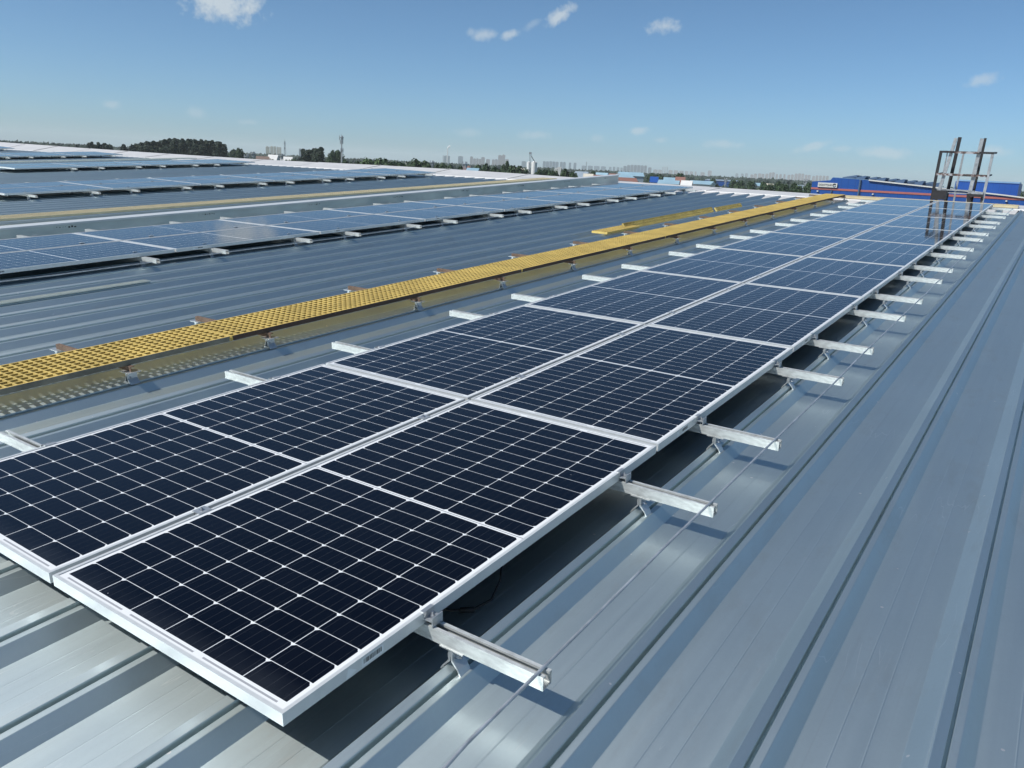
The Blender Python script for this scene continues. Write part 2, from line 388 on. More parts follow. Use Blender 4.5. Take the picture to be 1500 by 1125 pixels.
# ridge flashing: a white folded sheet laid in overlapping lengths, with turned-up pan ends below it
APX = [(-60, .20), (-51, .18), (-41, .09), (-33, .02), (-25, -.02), (-17, .0), (-14, -.01), (-10, -.07), (-7, -.095), (-4, -.125), (9, -.125)]
def apex(x):
    for (xa, za), (xb, zb) in zip(APX, APX[1:]):
        if xa <= x <= xb: return za + (zb - za) * (x - xa) / (xb - xa)
    return APX[0][1] if x < 0 else APX[-1][1]
cap = MB(); x = XL; rnd = random.Random(4)
while x < XR:
    x1 = min(x + 3.05, XR); dz = rnd.uniform(-.006, .006)
    for k, (a, b) in enumerate(((x, x1 - .06), (x1 - .06, x1))):
        h = dz + (.012 if k else 0); sec = []
        for xx in (a, b):
            za = apex(xx); p = [(18.90, -.150 + h), (18.92, -.122 + h), (19.5, -.5 * .128 + .5 * za + h), (20.1, za + h), (21.0, za - .08 + h), (22.0, za - .19 + h)]
            sec.append(p + [(yy, zz - .006) for yy, zz in p][::-1])
        n_ = len(sec[0])
        cap.add([(a, *p) for p in sec[0]] + [(b, *p) for p in sec[1]], [(i, (i + 1) % n_, n_ + (i + 1) % n_, n_ + i) for i in range(n_)] + [tuple(range(n_))[::-1], tuple(range(n_, 2 * n_))])
    x = x1
cap.build('ridge_cap', 'white_flashing', hall)
pe = MB()
for i in range(I0, I1):
    a, b = RIB0 + i * RIBP + .066, RIB0 + i * RIBP + .291; j = rnd.uniform(-.03, .03)
    pe.add([(a, 18.42 + j, PANZ + .003), (b, 18.36 + j, PANZ + .003), (b + .03, 18.95, -.135), (a - .03, 18.95, -.135),
            (a, 18.95, PANZ + .002), (b, 18.95, PANZ + .002)], [(0, 1, 2, 3), (0, 3, 4), (1, 5, 2)])
pe.build('pan_end_flashing', 'white_flashing', hall)
bm = MB()
bm.add([(XL, 19.9, -.2), (XR, 19.9, -.2), (XR, 48, -3.2), (XL, 48, -3.2)], [(0, 1, 2, 3)])
bm.build('rear_roof', 'roof_sheet', hall)
wl = MB(); wl.prism([(-8.9, -.25), (19.7, -.25), (47.8, -3.25), (47.2, -13), (-8.3, -10)], 'x', XL + .1, XR - .1)
wl.build('wall', 'concrete_wall', hall)

# ------------------------------------------------------------------ solar panel prototype (origin at the base, panel centre)
PW, PL, PH = 1.002, 2.008, .035
def make_panel(detail=True):
    root = thing('solar_panel', '', 'solar panel')
    f = MB(); hw, hl, lip, t = PW / 2, PL / 2, .011, .002
    f.box(-hw, -hw + lip, -hl, hl, PH - t, PH); f.box(hw - lip, hw, -hl, hl, PH - t, PH)            # top lips
    f.box(-hw + lip, hw - lip, -hl, -hl + lip, PH - t, PH - .0003); f.box(-hw + lip, hw - lip, hl - lip, hl, PH - t, PH - .0003)
    f.box(-hw, -hw + t, -hl, hl, 0, PH - t); f.box(hw - t, hw, -hl, hl, 0, PH - t)                    # side walls
    f.box(-hw + t, hw - t, -hl, -hl + t, 0, PH - t); f.box(-hw + t, hw - t, hl - t, hl, 0, PH - t)
    f.box(-hw + t, -hw + .03, -hl + t, hl - t, 0, t); f.box(hw - .03, hw - t, -hl + t, hl - t, 0, t)  # bottom flanges
    f.build('frame', 'frame_aluminium', root)
    s = MB(); s.box(-hw + t, hw - t, -hl + t, hl - t, PH - .0075, PH - .0028)
    s.build('glass', 'solar_glass', root)
    return root
def add_sticker(root):
    hw, hl = PW / 2, PL / 2
    s = MB(); x = hw + .0006
    y0 = -hl + .195
    s.add([(x, y0, .003), (x, y0 + .038, .010), (x, y0 + .010, .031)], [(0, 1, 2)])
    s.add([(x, y0 + .055, .006), (x, y0 + .135, .006), (x, y0 + .135, .030), (x, y0 + .055, .030)], [(0, 1, 2, 3)])
    st = s.build('sticker', 'sticker_white', root)
    b = MB(); rr = random.Random(2); y = y0 + .062
    while y < y0 + .125:
        wdt = rr.choice((.001, .0015, .003)); b.add([(x + .0005, y, .012), (x + .0005, y + wdt, .012), (x + .0005, y + wdt, .026), (x + .0005, y, .026)], [(0, 1, 2, 3)]); y += wdt + rr.choice((.001, .002))
    b.build('barcode', 'print_black', st)
panel = make_panel(); panel_b = copy_tree(panel); add_sticker(panel_b)
first = {'a': panel, 'b': panel_b}; used = set()
def new_panel(k):
    if k not in used: used.add(k); return first[k]
    return copy_tree(first[k])

# ------------------------------------------------------------------ rail prototype (origin: top of the rail at panel row's right edge x=0)
STRUT = [(-.0205, -.041), (.0205, -.041), (.0205, 0), (.009, 0), (.009, -.007), (.0115, -.007), (.0115, -.0025), (.018, -.0025), (.018, -.0385),
         (-.018, -.0385), (-.018, -.0025), (-.0115, -.0025), (-.0115, -.007), (-.009, -.007), (-.009, 0), (-.0205, 0)]
def hexbolt(mb, p, axis, r=.0065, L=.01):
    p = Vector(p); a = Vector(axis)
    mb.tube([p, p + a * L], r, 6); mb.tube([p - a * .002, p], r * 1.7, 10); mb.tube([p + a * L, p + a * (L + .006)], r * .55, 8)
def make_end_clamp(root, sx):
    """Z clamp hooking the frame edge; sx=+1 on the right-hand edge, -1 on the left"""
    x0 = 0 if sx > 0 else -2 * PW - .02
    c = MB(); b = lambda xa, xb, *r: c.box(min(x0 + sx * xa, x0 + sx * xb), max(x0 + sx * xa, x0 + sx * xb), *r)
    b(-.010, .0035, -.022, .022, PH + .0006, PH + .0036); b(.0006, .0038, -.022, .022, PH - .016, PH + .0006)
    b(.0006, .030, -.022, .022, PH - .0195, PH - .016); b(.030, .0335, -.022, .022, .0008, PH - .004)
    cl = c.build('end_clamp', 'clamp_aluminium', root)
    k = MB(); hexbolt(k, (x0 + sx * .016, 0, PH - .0158), (0, 0, 1)); k.build('bolt', 'bolt_steel', cl)
def make_bracket(root, x):
    """clamp that grips a roof seam under the rail; all heights are relative to the rail's top"""
    c = MB(); c.box(x - .050, x + .030, -.024, .024, -.0455, -.0415)
    c.prism([(x - .022, -.058), (x - .018, -.0455), (x - .010, -.0455), (x - .012, -.058), (x - .014, -.078), (x - .034, -.101), (x - .046, -.118), (x - .050, -.116), (x - .038, -.098), (x - .020, -.076)], 'y', -.022, .022)
    c.prism([(x - .010, -.0455), (x - .004, -.0455), (x - .006, -.060), (x - .006, -.076), (x + .014, -.098), (x + .024, -.1165), (x + .020, -.1185), (x + .009, -.100), (x - .010, -.080), (x - .012, -.060)], 'y', -.022, .022)
    br = c.build('seam_bracket', 'clamp_aluminium', root)
    k = MB(); hexbolt(k, (x - .005, -.004, -.069), (1, 0, 0), .006, .012); k.build('bolt', 'bolt_steel', br)
def make_rail(xa=-2.43, xb=.39):
    root = thing('mounting_rail', '', 'rail')
    c = MB(); c.prism(STRUT, 'x', xa, xb); c.build('channel', 'galvanised_steel', root)
    make_end_clamp(root, 1); make_end_clamp(root, -1)
    mc = MB(); xm = -PW - .01; mc.box(xm - .020, xm + .020, -.025, .025, PH + .0006, PH + .0036); mc.box(xm - .008, xm + .008, -.022, .022, .0006, PH)
    cl = mc.build('mid_clamp', 'clamp_aluminium', root)
    k = MB(); hexbolt(k, (xm, 0, PH + .0038), (0, 0, 1), .006, .004); k.build('bolt', 'bolt_steel', cl)
    for i in (-3, -5, -7, -9): make_bracket(root, RIB0 + i * RIBP - .004)
    return root
rail0 = make_rail(); rail_used = [False]
def new_rail():
    if not rail_used[0]: rail_used[0] = True; return rail0
    return copy_tree(rail0)
RAILY = [.51, 1.68]
# the arrays: (front edge x, first row, tilt, words for the array, panel adjective)
ARR = [(0.0, 0, 0.0, 'the nearest array', 'dark', 'near end'),
       (-6.44, 1, 0.0, 'the array beyond the yellow walkway', 'blue', 'left'),
       (-14.6, 2, R(.95), 'the third array back', 'pale', 'left'),
       (-22.9, 5, R(.62), 'the fourth array back', 'pale', 'left'),
       (-31.2, 6, R(1.3), 'the fifth array back', 'pale', 'left'),
       (-40.2, 7, R(2.2), 'the farthest array', 'pale', 'left')]
for ai, (x0, k0, tilt, words, adj, side) in enumerate(ARR):
    for ci, cname in ((1, 'right-hand' if ai == 0 else 'front'), (0, 'left-hand' if ai == 0 else 'rear')):
        for k in range(k0, 9):
            if ai and k == k0 and ci == 1 and ai in (2,): continue
            o = new_panel('b' if (ai < 2 and ci == 1) else 'a')
            xc = -PW / 2 if ci == 1 else -1.5 * PW - .02
            o.matrix_world = ROOF @ Matrix.Translation((x0, 0, 0)) @ Matrix.Rotation(tilt, 4, 'Y') @ Matrix.Translation((xc, k * 2.028 + PL / 2, -PH))
            nth = k - k0 - (1 if ai == 2 and ci == 1 else 0)
            frm = 'from its near end' if ai == 0 else 'from the left'
            tag(o, f'{adj} solar panel, {cname} column of {words}, {ORD[nth]} {frm}', 'solar panel', 'solar panels laid flat in rows on the roof')
    nr = 0
    for k in range(k0, 9):
        for j, yo in enumerate(RAILY):
            if ai and k == k0 and j == 0: continue
            y = k * 2.0 + yo if ai == 0 else k * 2.028 + yo - .08 * 0
            if ai == 0: y = k * 1.988 + yo + .03 * k * 0
            o = new_rail()
            y = min(k * 2.012 + yo - .045 * min(k, 1) + (.02 if j else 0) * (k > 0), 18.1)
            o.matrix_world = ROOF @ Matrix.Translation((x0, 0, 0)) @ Matrix.Rotation(tilt, 4, 'Y') @ Matrix.Translation((0 if ai == 0 else -.12, y, -PH - .0006))
            frm = 'from its near end' if ai == 0 else 'from the left'
            tag(o, f'galvanised rail under {words}, {ORD[nr]} {frm}', 'rail', 'galvanised rails under the solar arrays'); nr += 1

# ------------------------------------------------------------------ earthing rod along the rail ends, and a loose cable
rd = MB(); rnd = random.Random(8)
rd.tube([(.372 + rnd.uniform(-.006, .006) + (.03 if y < -.2 else 0), y, -.029 + rnd.uniform(-.004, .002)) for y in [-2 + .55 * i for i in range(37)]], .0048, 7)
rod = rd.build('earthing_rod', 'rod_steel', smooth=True); rod.matrix_world = ROOF
tag(rod, 'thin grey metal rod running along the right-hand rail ends of the nearest array', 'rod')
rd = MB(); rd.tube([(-6.24 + rnd.uniform(-.008, .008), y, -.066 + rnd.uniform(-.006, .004)) for y in [1.5 + .6 * i for i in range(29)]], .0055, 6)
rod = rd.build('earthing_rod', 'rod_steel', smooth=True); rod.matrix_world = ROOF
tag(rod, 'thin metal rod along the front rail ends of the array beyond the yellow walkway', 'rod')
cb = MB(); cb.tube([(-.16, 1.10, -.045), (-.10, 1.02, -.09), (-.05, .93, -.135), (-.035, .86, -.165), (-.06, .80, -.178), (-.12, .76, -.185), (-.2, .74, -.187)], .004, 6)
cb.tube([(-.058, .80, -.178), (-.095, .775, -.182)], .009, 8)
cable = cb.build('panel_cable', 'black_cable', smooth=True); cable.matrix_world = ROOF
tag(cable, 'black cable with plug drooping in the shade beneath the nearest solar panels', 'cable')

# ------------------------------------------------------------------ walkways of yellow grating
def grating(mb, x0, x1, y0, y1, z0, z1, pitch=.0505, bar=.011, mname=None):
    nx = max(2, round((x1 - x0 - bar) / pitch)); px = (x1 - x0 - bar) / nx
    for i in range(nx + 1): mb.box(x0 + i * px, x0 + i * px + bar, y0, y1, z0, z1, mname)
    ny = max(2, round((y1 - y0 - bar) / pitch)); py = (y1 - y0 - bar) / ny
    for j in range(ny + 1):
        ya, yb = y0 + j * py + .0004, y0 + j * py + bar - .0004
        for i in range(nx): mb.box(x0 + i * px + bar, x0 + (i + 1) * px, ya, yb, z0 + .0006, z1 - .0006, mname)
WX0, WX1, WZ = -3.405, -2.975, -.012
def walkway(label, x0, x1, segs, material, angle=True, group=None):
    for i, (a, b, ang, extra) in enumerate(segs):
        t = thing('walkway_grating', label % extra, 'walkway', group); on_roof(t, x0, a, WZ - .031)
        m = MB(); grating(m, 0, x1 - x0, 0, b - a - .008, 0, .031); m.build('grating', material, t)
        if ang:
            e = MB(); wdt = x1 - x0
            e.box(wdt + .0006, wdt + .0045, .01, b - a - .02, 0, .0305)
            e.build('angle_or_shaded_side', ang, t)  # angle iron; on the nearest section an added strip painting the grating's shaded side
walkway('yellow grating walkway section beside the nearest array, %s', WX0, WX1,
        [(-.6, 2.12, 'dirty_side_shade', 'nearest one, cut by the left edge'), (2.12, 5.45, 'dark_angle', 'second from the near end'),
         (5.45, 8.8, 'dark_angle', 'third from the near end'), (8.8, 12.1, 'dark_angle', 'beside the loose gratings'),
         (12.1, 15.4, 'dark_angle', 'second from the ridge'), (15.4, 18.75, 'dark_angle', 'last one before the ridge')],
        'grating_yellow', group='yellow grating walkway sections')
walkway('faded yellow walkway strip beyond the metal trunking, %s', -11.08, -10.62, [(3.2, 8.4, None, 'nearest section at left'), (8.4, 13.6, None, 'middle section'), (13.6, 18.7, None, 'section ending at the ridge')],
        'grating_faded', group='faded walkway sections beyond the trunking')
walkway('faint yellow walkway strip behind the fourth array back, %s', -27.4, -26.9, [(9.0, 18.7, None, 'far away at left')], 'ivory_strip')
# supports
def make_support():
    t = thing('walkway_support', '', 'walkway support')
    xa, xb = RIB0 - 13 * RIBP - .016, RIB0 - 11 * RIBP - .016
    c = MB(); c.box(xa - .02, xb + .025, -.012, .012, -.0475, -.0435); c.box(xa - .02, xb + .025, -.012, -.009, -.0725, -.0475)
    c.build('crossbar', 'rusty_steel', t)
    for x in (xa, xb):
        f = MB(); f.box(x - .045, x + .045, -.04, .04, -.0775, -.0730); f.box(x - .010, x + .010, -.028, .028, -.0975, -.0775)
        f.prism([(x - .010, -.0975), (x - .006, -.0975), (x - .007, -.114), (x - .016, -.131), (x - .026, -.1455), (x - .030, -.143), (x - .020, -.128), (x - .011, -.113)], 'y', -.03, .03)
        f.prism([(x + .006, -.0975), (x + .010, -.0975), (x + .011, -.113), (x + .024, -.130), (x + .034, -.1455), (x + .030, -.1470), (x + .020, -.131), (x + .007, -.114)], 'y', -.03, .03)
        b = f.build('foot_bracket', 'clamp_aluminium', t)
        k = MB(); hexbolt(k, (x + .004, -.012, -.108), (1, 0, 0), .006, .012); k.build('bolt', 'bolt_steel', b)
    return t
sup = make_support()
SY = [1.42, 2.40, 3.90, 5.10, 6.40, 7.75, 9.15, 10.5, 11.9, 13.3, 14.7, 16.1, 17.5, 18.6]
for i, y in enumerate(SY):
    o = sup if i == 0 else copy_tree(sup)
    on_roof(o, 0, y, 0); tag(o, f'rusty crossbar support under the yellow walkway, {ORD[i]} from the near end', 'walkway support', 'rusty supports under the yellow walkway')
# cross walkway on the ridge
for a, b, lb in ((-3.28, -.05, 'tan walkway strip lying across the ridge behind the nearest array'), (-.05, .42, 'short tan walkway end on the ridge right of the nearest array')):
    t = thing('ridge_walkway', lb, 'walkway', 'ridge walkway pieces'); on_roof(t, a, 19.0, -.098)
    m = MB(); grating(m, 0, b - a - .02, 0, .42, 0, .030); m.build('grating', 'grating_tan', t)
    e = MB(); e.box(0, b - a - .02, -.006, -.0006, -.012, .029); e.build('edge_strip', 'grating_tan', t)
# loose gratings between the walkway and the ribs
def loose(label, x0, w_, y0, y1, z0, tilt, rz=0):
    t = thing('loose_grating', label, 'grating', 'loose yellow gratings'); on_roof(t, x0, y0, z0, rz, tilt)
    m = MB(); grating(m, 0, w_, 0, y1 - y0, -.030, 0); m.build('grating', 'grating_yellow_shaded' if tilt else 'grating_yellow', t)
loose('loose yellow grating end lying flat on the ribs beyond the yellow walkway', -4.30, .25, 9.24, 10.3, -.094, 0, R(.4))
loose('long loose yellow grating leaning on the ribs beyond the yellow walkway', -4.22, .105, 10.06, 13.75, -.045, R(55), R(.4))
loose('shorter loose yellow grating leaning past the end of the long leaning one', -4.21, .08, 13.85, 15.2, -.06, R(52), R(-.8))
# ivory strips
for i, (x, lb) in enumerate(((-5.690, 'longer'), (-5.632, 'shorter'))):
    s = MB(); L = 2.0 if i == 0 else 1.93; s.prism([(0, 0), (.034, 0), (.034, .010), (.031, .010), (.031, .003), (.003, .003), (.003, .010), (0, .010)], 'y', 0, L)
    o = s.build('loose_channel', 'ivory_strip'); on_roof(o, x, 1.22 + (.07 if i else 0), -.131, R(.15 + i * .1))
    tag(o, ('ivory channel strip lying along a roof rib at left, the one farther from the walkway', 'ivory channel strip lying along a roof rib at left, the one nearer the walkway')[i], 'channel strip', 'loose ivory channel strips')

# ------------------------------------------------------------------ metal trunking behind the second array
tk = thing('cable_trunking', 'long grey metal cable trunking behind the array beyond the yellow walkway', 'cable trunking'); tk.matrix_world = ROOF @ Matrix.Translation((-9.33, 0, -.035)) @ Matrix.Rotation(R(.28), 4, 'X')
b = MB(); b.box(0, .22, 1.0, 19.45, -.26, .058); b.build('body', 'trunk_steel', tk)
b = MB(); b.prism([(-.012, .0585), (.232, .0585), (.232, .040), (.235, .040), (.235, .062), (.11, .067), (-.015, .062), (-.015, .040), (-.012, .040)], 'y', .99, 19.46); b.build('lid', 'frame_aluminium', tk)
for i in range(9):
    y = 2.25 + i * 2.06; p = MB(); p.box(.2206, .2236, y - .16, y + .16, -.03, .034)
    pl = p.build('joint_plate', 'trunk_steel', tk)
    s = MB(); rr = random.Random(i)
    for k in range(7):
        yy = y - .13 + k * .037; s.box(.2242, .2246, yy, yy + rr.uniform(.008, .028), .004 + rr.uniform(-.008, .008), .011 + rr.uniform(0, .012))
    s.build('marking', 'print_black', pl)

# ------------------------------------------------------------------ access ladder head at the ridge
lad = thing('roof_ladder_cage', 'rusty steel ladder head with handrail cage standing behind the nearest array', 'ladder')
lad.location = ROOF @ Vector((0, 0, 0)); lad.matrix_world = ROOF
def part(name, material, bars, parent=lad):
    mb = MB()
    for p, q, a, b_ in bars: mb.bar(p, q, a, b_)
    return mb.build(name, material, parent)
Yf, Yb = 20.35, 21.1
part('stringer', 'gantry_grey', [((-1.33, Yf, -.30), (-1.12, Yf, 1.26), .065, .06)])
part('stringer', 'gantry_dark', [((-1.14, Yf + .25, -.30), (-1.07, Yf + .25, 1.28), .07, .06)])
part('stringer', 'gantry_grey', [((-.66, Yf, -.30), (-.60, Yf, 1.26), .075, .05)])
part('stringer', 'gantry_dark', [((-.60, Yf + .2, -.30), (-.555, Yf + .2, 1.27), .05, .05)])
part('post', 'gantry_dark', [((-1.40, Yf - .05, -.30), (-1.37, Yf - .05, .96), .06, .05)])
part('post', 'gantry_grey', [((-1.37, Yb, -.35), (-1.33, Yb, .95), .025, .03)])
part('post', 'gantry_grey', [((-1.02, Yb, -.35), (-.99, Yb, .95), .04, .03)])
part('post', 'gantry_grey', [((-.365, Yf - .05, -.30), (-.335, Yf - .05, .96), .055, .05)])
part('top_rail', 'gantry_dark', [((-1.40, Yf - .05, .955), (-1.10, Yf - .05, .955), .06, .045)])
part('top_rail', 'gantry_rust', [((-1.10, Yf - .05, .945), (-.60, Yf - .05, .945), .04, .04)])
part('rear_rail', 'gantry_rust', [((-1.4, Yb, .95), (-.33, Yb, .95), .03, .03)])
part('top_rail', 'gantry_dark', [((-.60, Yf - .05, .955), (-.31, Yf - .05, .955), .06, .045)])
part('mid_rail', 'gantry_rust', [((-1.39, Yf - .06, .46), (-.36, Yf - .06, .46), .035, .05)])
for sr in (((-1.38, Yf, .955), (-1.35, Yb, .95), .04, .04), ((-.345, Yf, .955), (-.33, Yb, .95), .04, .04), ((-1.38, Yf, .46), (-1.35, Yb, .46), .03, .03), ((-.35, Yf, .46), (-.34, Yb, .46), .03, .03)): part('side_rail', 'gantry_dark', [sr])
part('platform', 'gantry_grey', [((-1.36, Yf + .1, .115), (-.56, Yf + .1, .115), .25, .02), ((-1.27, Yf + .02, .055), (-.68, Yf + .02, .055), .04, .025)])
part('base_plate', 'gantry_dark', [((-1.38, Yf - .02, .0), (-1.1, Yf - .02, .0), .3, .20), ((-.64, Yf - .02, .03), (-.37, Yf - .02, .03), .2, .06)])
part('base_plate', 'gantry_grey', [((-.6, Yf - .08, .085), (-.37, Yf - .08, .085), .06, .05)])
part('tie', 'gantry_dark', [((-.66, Yf - .05, .06), (-.6, Yf - .05, -.25), .08, .05), ((-.38, Yf - .05, .0), (-.37, Yf - .05, -.3), .05, .05)])

# ------------------------------------------------------------------ trees
def crown(mb, rnd, cx, cy, z0, z1, rad, n, leaf, mname, lobes=9, pointy=.0):
    L = []
    for i in range(lobes):
        t = (i + rnd.random()) / lobes; a = rnd.uniform(0, 6.28)
        env = math.sin(math.pi * (.12 + .80 * t)) ** .7 * (1 - pointy * t); q = rad * env * rnd.uniform(.25, .62)
        L.append((cx + math.cos(a) * q, cy + math.sin(a) * q, z0 + (z1 - z0) * (.10 + .72 * t), rad * env * rnd.uniform(.5, .72)))
    for i in range(n):
        lx, ly, lz, lr = L[i % lobes]
        d = Vector((rnd.gauss(0, 1), rnd.gauss(0, 1), rnd.gauss(0, 1))).normalized() * (rnd.random() ** .38) * lr
        p = Vector((lx + d.x, ly + d.y, lz + d.z * 1.05)); s = leaf * rnd.uniform(.6, 1.25)
        nrm = (d.normalized() + Vector((rnd.uniform(-.7, .7), rnd.uniform(-.7, .7), rnd.uniform(-.3, .9)))).normalized()
        u = nrm.orthogonal().normalized() * s; v = nrm.cross(u)
        a = rnd.uniform(0, 6.28); uu = u * math.cos(a) + v * math.sin(a); vv = nrm.cross(uu)
        mb.add([p - uu * .5 - vv * .3, p + uu * .5 - vv * .4, p + uu * .35 + vv * .5, p - uu * .4 + vv * .4], [(0, 1, 2, 3)], mname)
    return L
TREES = {}
def tree_proto(kind, leafmat, H, rad, z0f, n, leaf, seed, pointy):
    rnd = random.Random(seed); root = thing(kind, '', 'tree')
    c = MB(); L = crown(c, rnd, 0, 0, H * z0f, H * 1.02, rad * 1.22, n, leaf, leafmat, 13, pointy); c.build('crown', leafmat, root)
    t = MB(); t.tube([(0, 0, -.3), (.05, .02, H * .25), (-.04, .05, H * .5), (.02, 0, H * .82)], [H * .02, H * .016, H * .011, H * .003], 7)
    for lx, ly, lz, lr in L[2:9]: t.tube([(0, 0, lz - H * .12), (lx * .5, ly * .5, lz - H * .05), (lx, ly, lz)], [H * .006, H * .004, H * .002], 5)
    t.build('trunk', 'bark', root)
    return root
PROTO = {}
for i in range(3):
    PROTO['poplar', i] = tree_proto('poplar_tree', 'poplar_leaves', 18, 3.3, .10, 1500, 1.0, 10 + i, .0)
    PROTO['broad', i] = tree_proto('broadleaf_tree', 'broad_leaves', 12, 4.6, .14, 1500, .95, 20 + i, .0)
PROTO['pale', 0] = tree_proto('bushy_tree', 'pale_leaves', 11, 4.6, .10, 1300, .9, 31, .0)
PROTO['pale', 1] = tree_proto('bushy_tree', 'pale_leaves', 11, 5.0, .08, 1300, .9, 32, .0)
tree_used = set(); trnd = random.Random(77)
def tree(kind, u, vtop, wpx, D, label, group=None):
    ks = [k for k in PROTO if k[0] == kind]; key = trnd.choice(ks)
    unused = [k for k in ks if k not in tree_used]
    if unused: key = unused[0]
    src = PROTO[key]
    if key in tree_used: o = copy_tree(src)
    else: o = src; tree_used.add(key)
    x, y, zt = far(u, D, vtop); H0, r0 = {'poplar': (18, 3.3), 'broad': (12, 4.6), 'pale': (11, 4.8)}[kind]
    H = zt - GROUND; rw = wpx / 2 / FPX * D * 1.22
    o.matrix_world = Matrix.Translation((x, y, GROUND)) @ Matrix.Rotation(trnd.uniform(0, 6.28), 4, 'Z') @ Matrix.Diagonal((rw / r0, rw / r0, H / H0, 1))
    tag(o, label, 'tree', group)
for i, (u, v, wd_) in enumerate(((112, 208, 5), (133, 203, 10.5), (143, 204, 10), (155, 205.5, 15.5), (179, 206.5, 12.5))):
    tree('poplar', u, v, wd_, 430, ['tiny dark tree at the end of the far woods at left', 'tall dark rounded tree, leftmost of the trio by the white ridge',
         'narrow dark rounded tree, middle of the trio by the white ridge', 'wide dark rounded tree, rightmost of the trio by the white ridge',
         'lone dark round tree between the trio and the big grove'][i])
GV = [(198, 206), (206, 203.5), (214, 201.5), (223, 201), (232, 202.5), (239, 198.5), (247, 196.8), (256, 197), (265, 197.5), (274, 197.3), (284, 198), (293, 198.5), (302, 199.5), (312, 200), (322, 202.5)]
for rr_ in range(2):
    for i, (u, v) in enumerate(GV):
        tree('poplar', u + (4 if rr_ else 0) - (3 if rr_ and i > 13 else 0), v + (1.2 if rr_ else 0), 14, 425 + 9 * rr_, 'dark green poplar standing in the dense tall grove behind the ridge', 'poplars of the dense grove')
tree('broad', 340, 217.5, 14, 520, 'low dim tree just right of the big grove')
tree('broad', 351, 215, 11, 400, 'pointed dark tree right of the big grove')
tree('poplar', 446, 213, 17, 360, 'dark tree forming the left half of the clump before the mast')
tree('poplar', 458, 212, 17, 366, 'dark tree in the middle of the clump left of the mast')
tree('poplar', 468, 209.8, 19, 358, 'tallest dark tree of the clump left of the mast')
tree('broad', 486, 218.8, 13, 380, 'small dark round tree just left of the mast')
tree('broad', 497, 218.6, 16, 385, 'small dark round tree right behind the mast')
BT = [(372, 231, 16, 300), (400, 231.5, 14, 300), (426, 231, 20, 260), (478, 233.5, 20, 250), (503, 234, 22, 240), (521, 234, 16, 250), (566, 231, 22, 250), (588, 235, 20, 250),
      (612, 230.5, 24, 250), (640, 238, 14, 260), (652, 238, 20, 270), (673, 241.5, 13, 270), (703, 240, 18, 260), (713, 238, 16, 280), (722, 243, 14, 250), (733, 246, 14, 240), (742, 234.8, 12, 330),
      (750, 241, 20, 260), (762, 242, 18, 250), (790, 247, 14, 260), (800, 245, 18, 270), (812, 247, 15, 255), (829, 246, 18, 250), (841, 250, 14, 250), (868, 249, 12, 420), (880, 252, 12, 430),
      (955, 252.5, 14, 520), (968, 254, 12, 520), (997, 251.5, 12, 430), (1044, 261, 12, 480), (1077, 262, 14, 450), (1086, 264, 12, 430), (1102, 264, 12, 420),
      (1118, 265, 14, 330), (1128, 267, 12, 300), (1141, 264, 14, 310), (1149, 268, 14, 280), (1163, 266, 14, 290), (1172, 269, 12, 270), (1184, 266.5, 15, 290), (1193, 268, 12, 280), (1494, 282, 14, 320), (558, 233, 20, 262), (574, 233.5, 18, 240), (598, 236, 16, 255), (622, 236, 16, 262), (630, 238, 14, 250), (662, 240, 16, 262), (692, 243, 14, 262), (727, 243, 14, 262), (771, 247, 12, 250), (512, 236, 14, 232), (490, 235, 16, 236)]
def nth_tree(i):
    return ORD[i] if i < 20 else 'twenty-' + ORD[i - 20] if i < 29 else 'thirtieth' if i == 29 else 'thirty-' + ORD[i - 30]
for i, (u, v, wd_, D) in enumerate(BT):
    where = 'left of the grain silos' if u < 772 else 'between the silos and the blue shed' if u < 1060 else 'between the blue shed and the blue factory' if u < 1200 else 'peeping out right of the blue factory'
    lo = [b for b in sorted(BT) if (b[0] < 772) == (u < 772) and (772 <= b[0] < 1060) == (772 <= u < 1060) and (b[0] >= 1200) == (u >= 1200)]
    tree('broad', u, v, wd_, D, f'bushy green tree {where}, {nth_tree(lo.index((u, v, wd_, D)))} from left', 'bushy trees in front of the far woods')
tree('pale', 538, 229.5, 22, 240, 'light green bushy tree right of the mast, left one of two')
tree('pale', 552, 229.8, 24, 244, 'light green bushy tree right of the mast, right one of two')

# far woods: a belt nobody could count
fw = MB(); rnd = random.Random(5)
def belt(D0, D1, count, h0, h1, u0, u1, size):
    for _ in range(count):
        u = rnd.uniform(u0, u1); D = math.exp(rnd.uniform(math.log(D0), math.log(D1))); x, y = far(u, D); h = rnd.uniform(h0, h1)
        for k in range(9):
            p = Vector((x + rnd.gauss(0, size * .45), y + rnd.gauss(0, size * .45), GROUND + h * (.25 + .7 * rnd.random() ** .8)))
            s = size * rnd.uniform(.35, .75); nrm = Vector((rnd.gauss(0, .6), rnd.gauss(0, .6) - .5, rnd.uniform(.0, 1))).normalized()
            a = nrm.orthogonal().normalized() * s; b_ = nrm.cross(a)
            fw.add([p - a * .6 - b_ * .5, p + a * .6 - b_ * .4, p + a * .4 + b_ * .6, p - a * .5 + b_ * .5], [(0, 1, 2, 3)])
belt(1300, 3000, 3400, 7.5, 11.6, -80, 1580, 8)
belt(900, 1600, 500, 7, 11.8, -80, 130, 6)
belt(800, 1500, 800, 5, 9, 300, 1250, 6)
belt(420, 900, 700, 3.5, 7.5, 330, 800, 4.5)
belt(500, 1000, 420, 3.5, 7, 800, 1250, 4.5)
tag(fw.build('distant_woods', 'far_leaves'), 'dark belt of woods along the horizon', 'woods', kind='stuff')

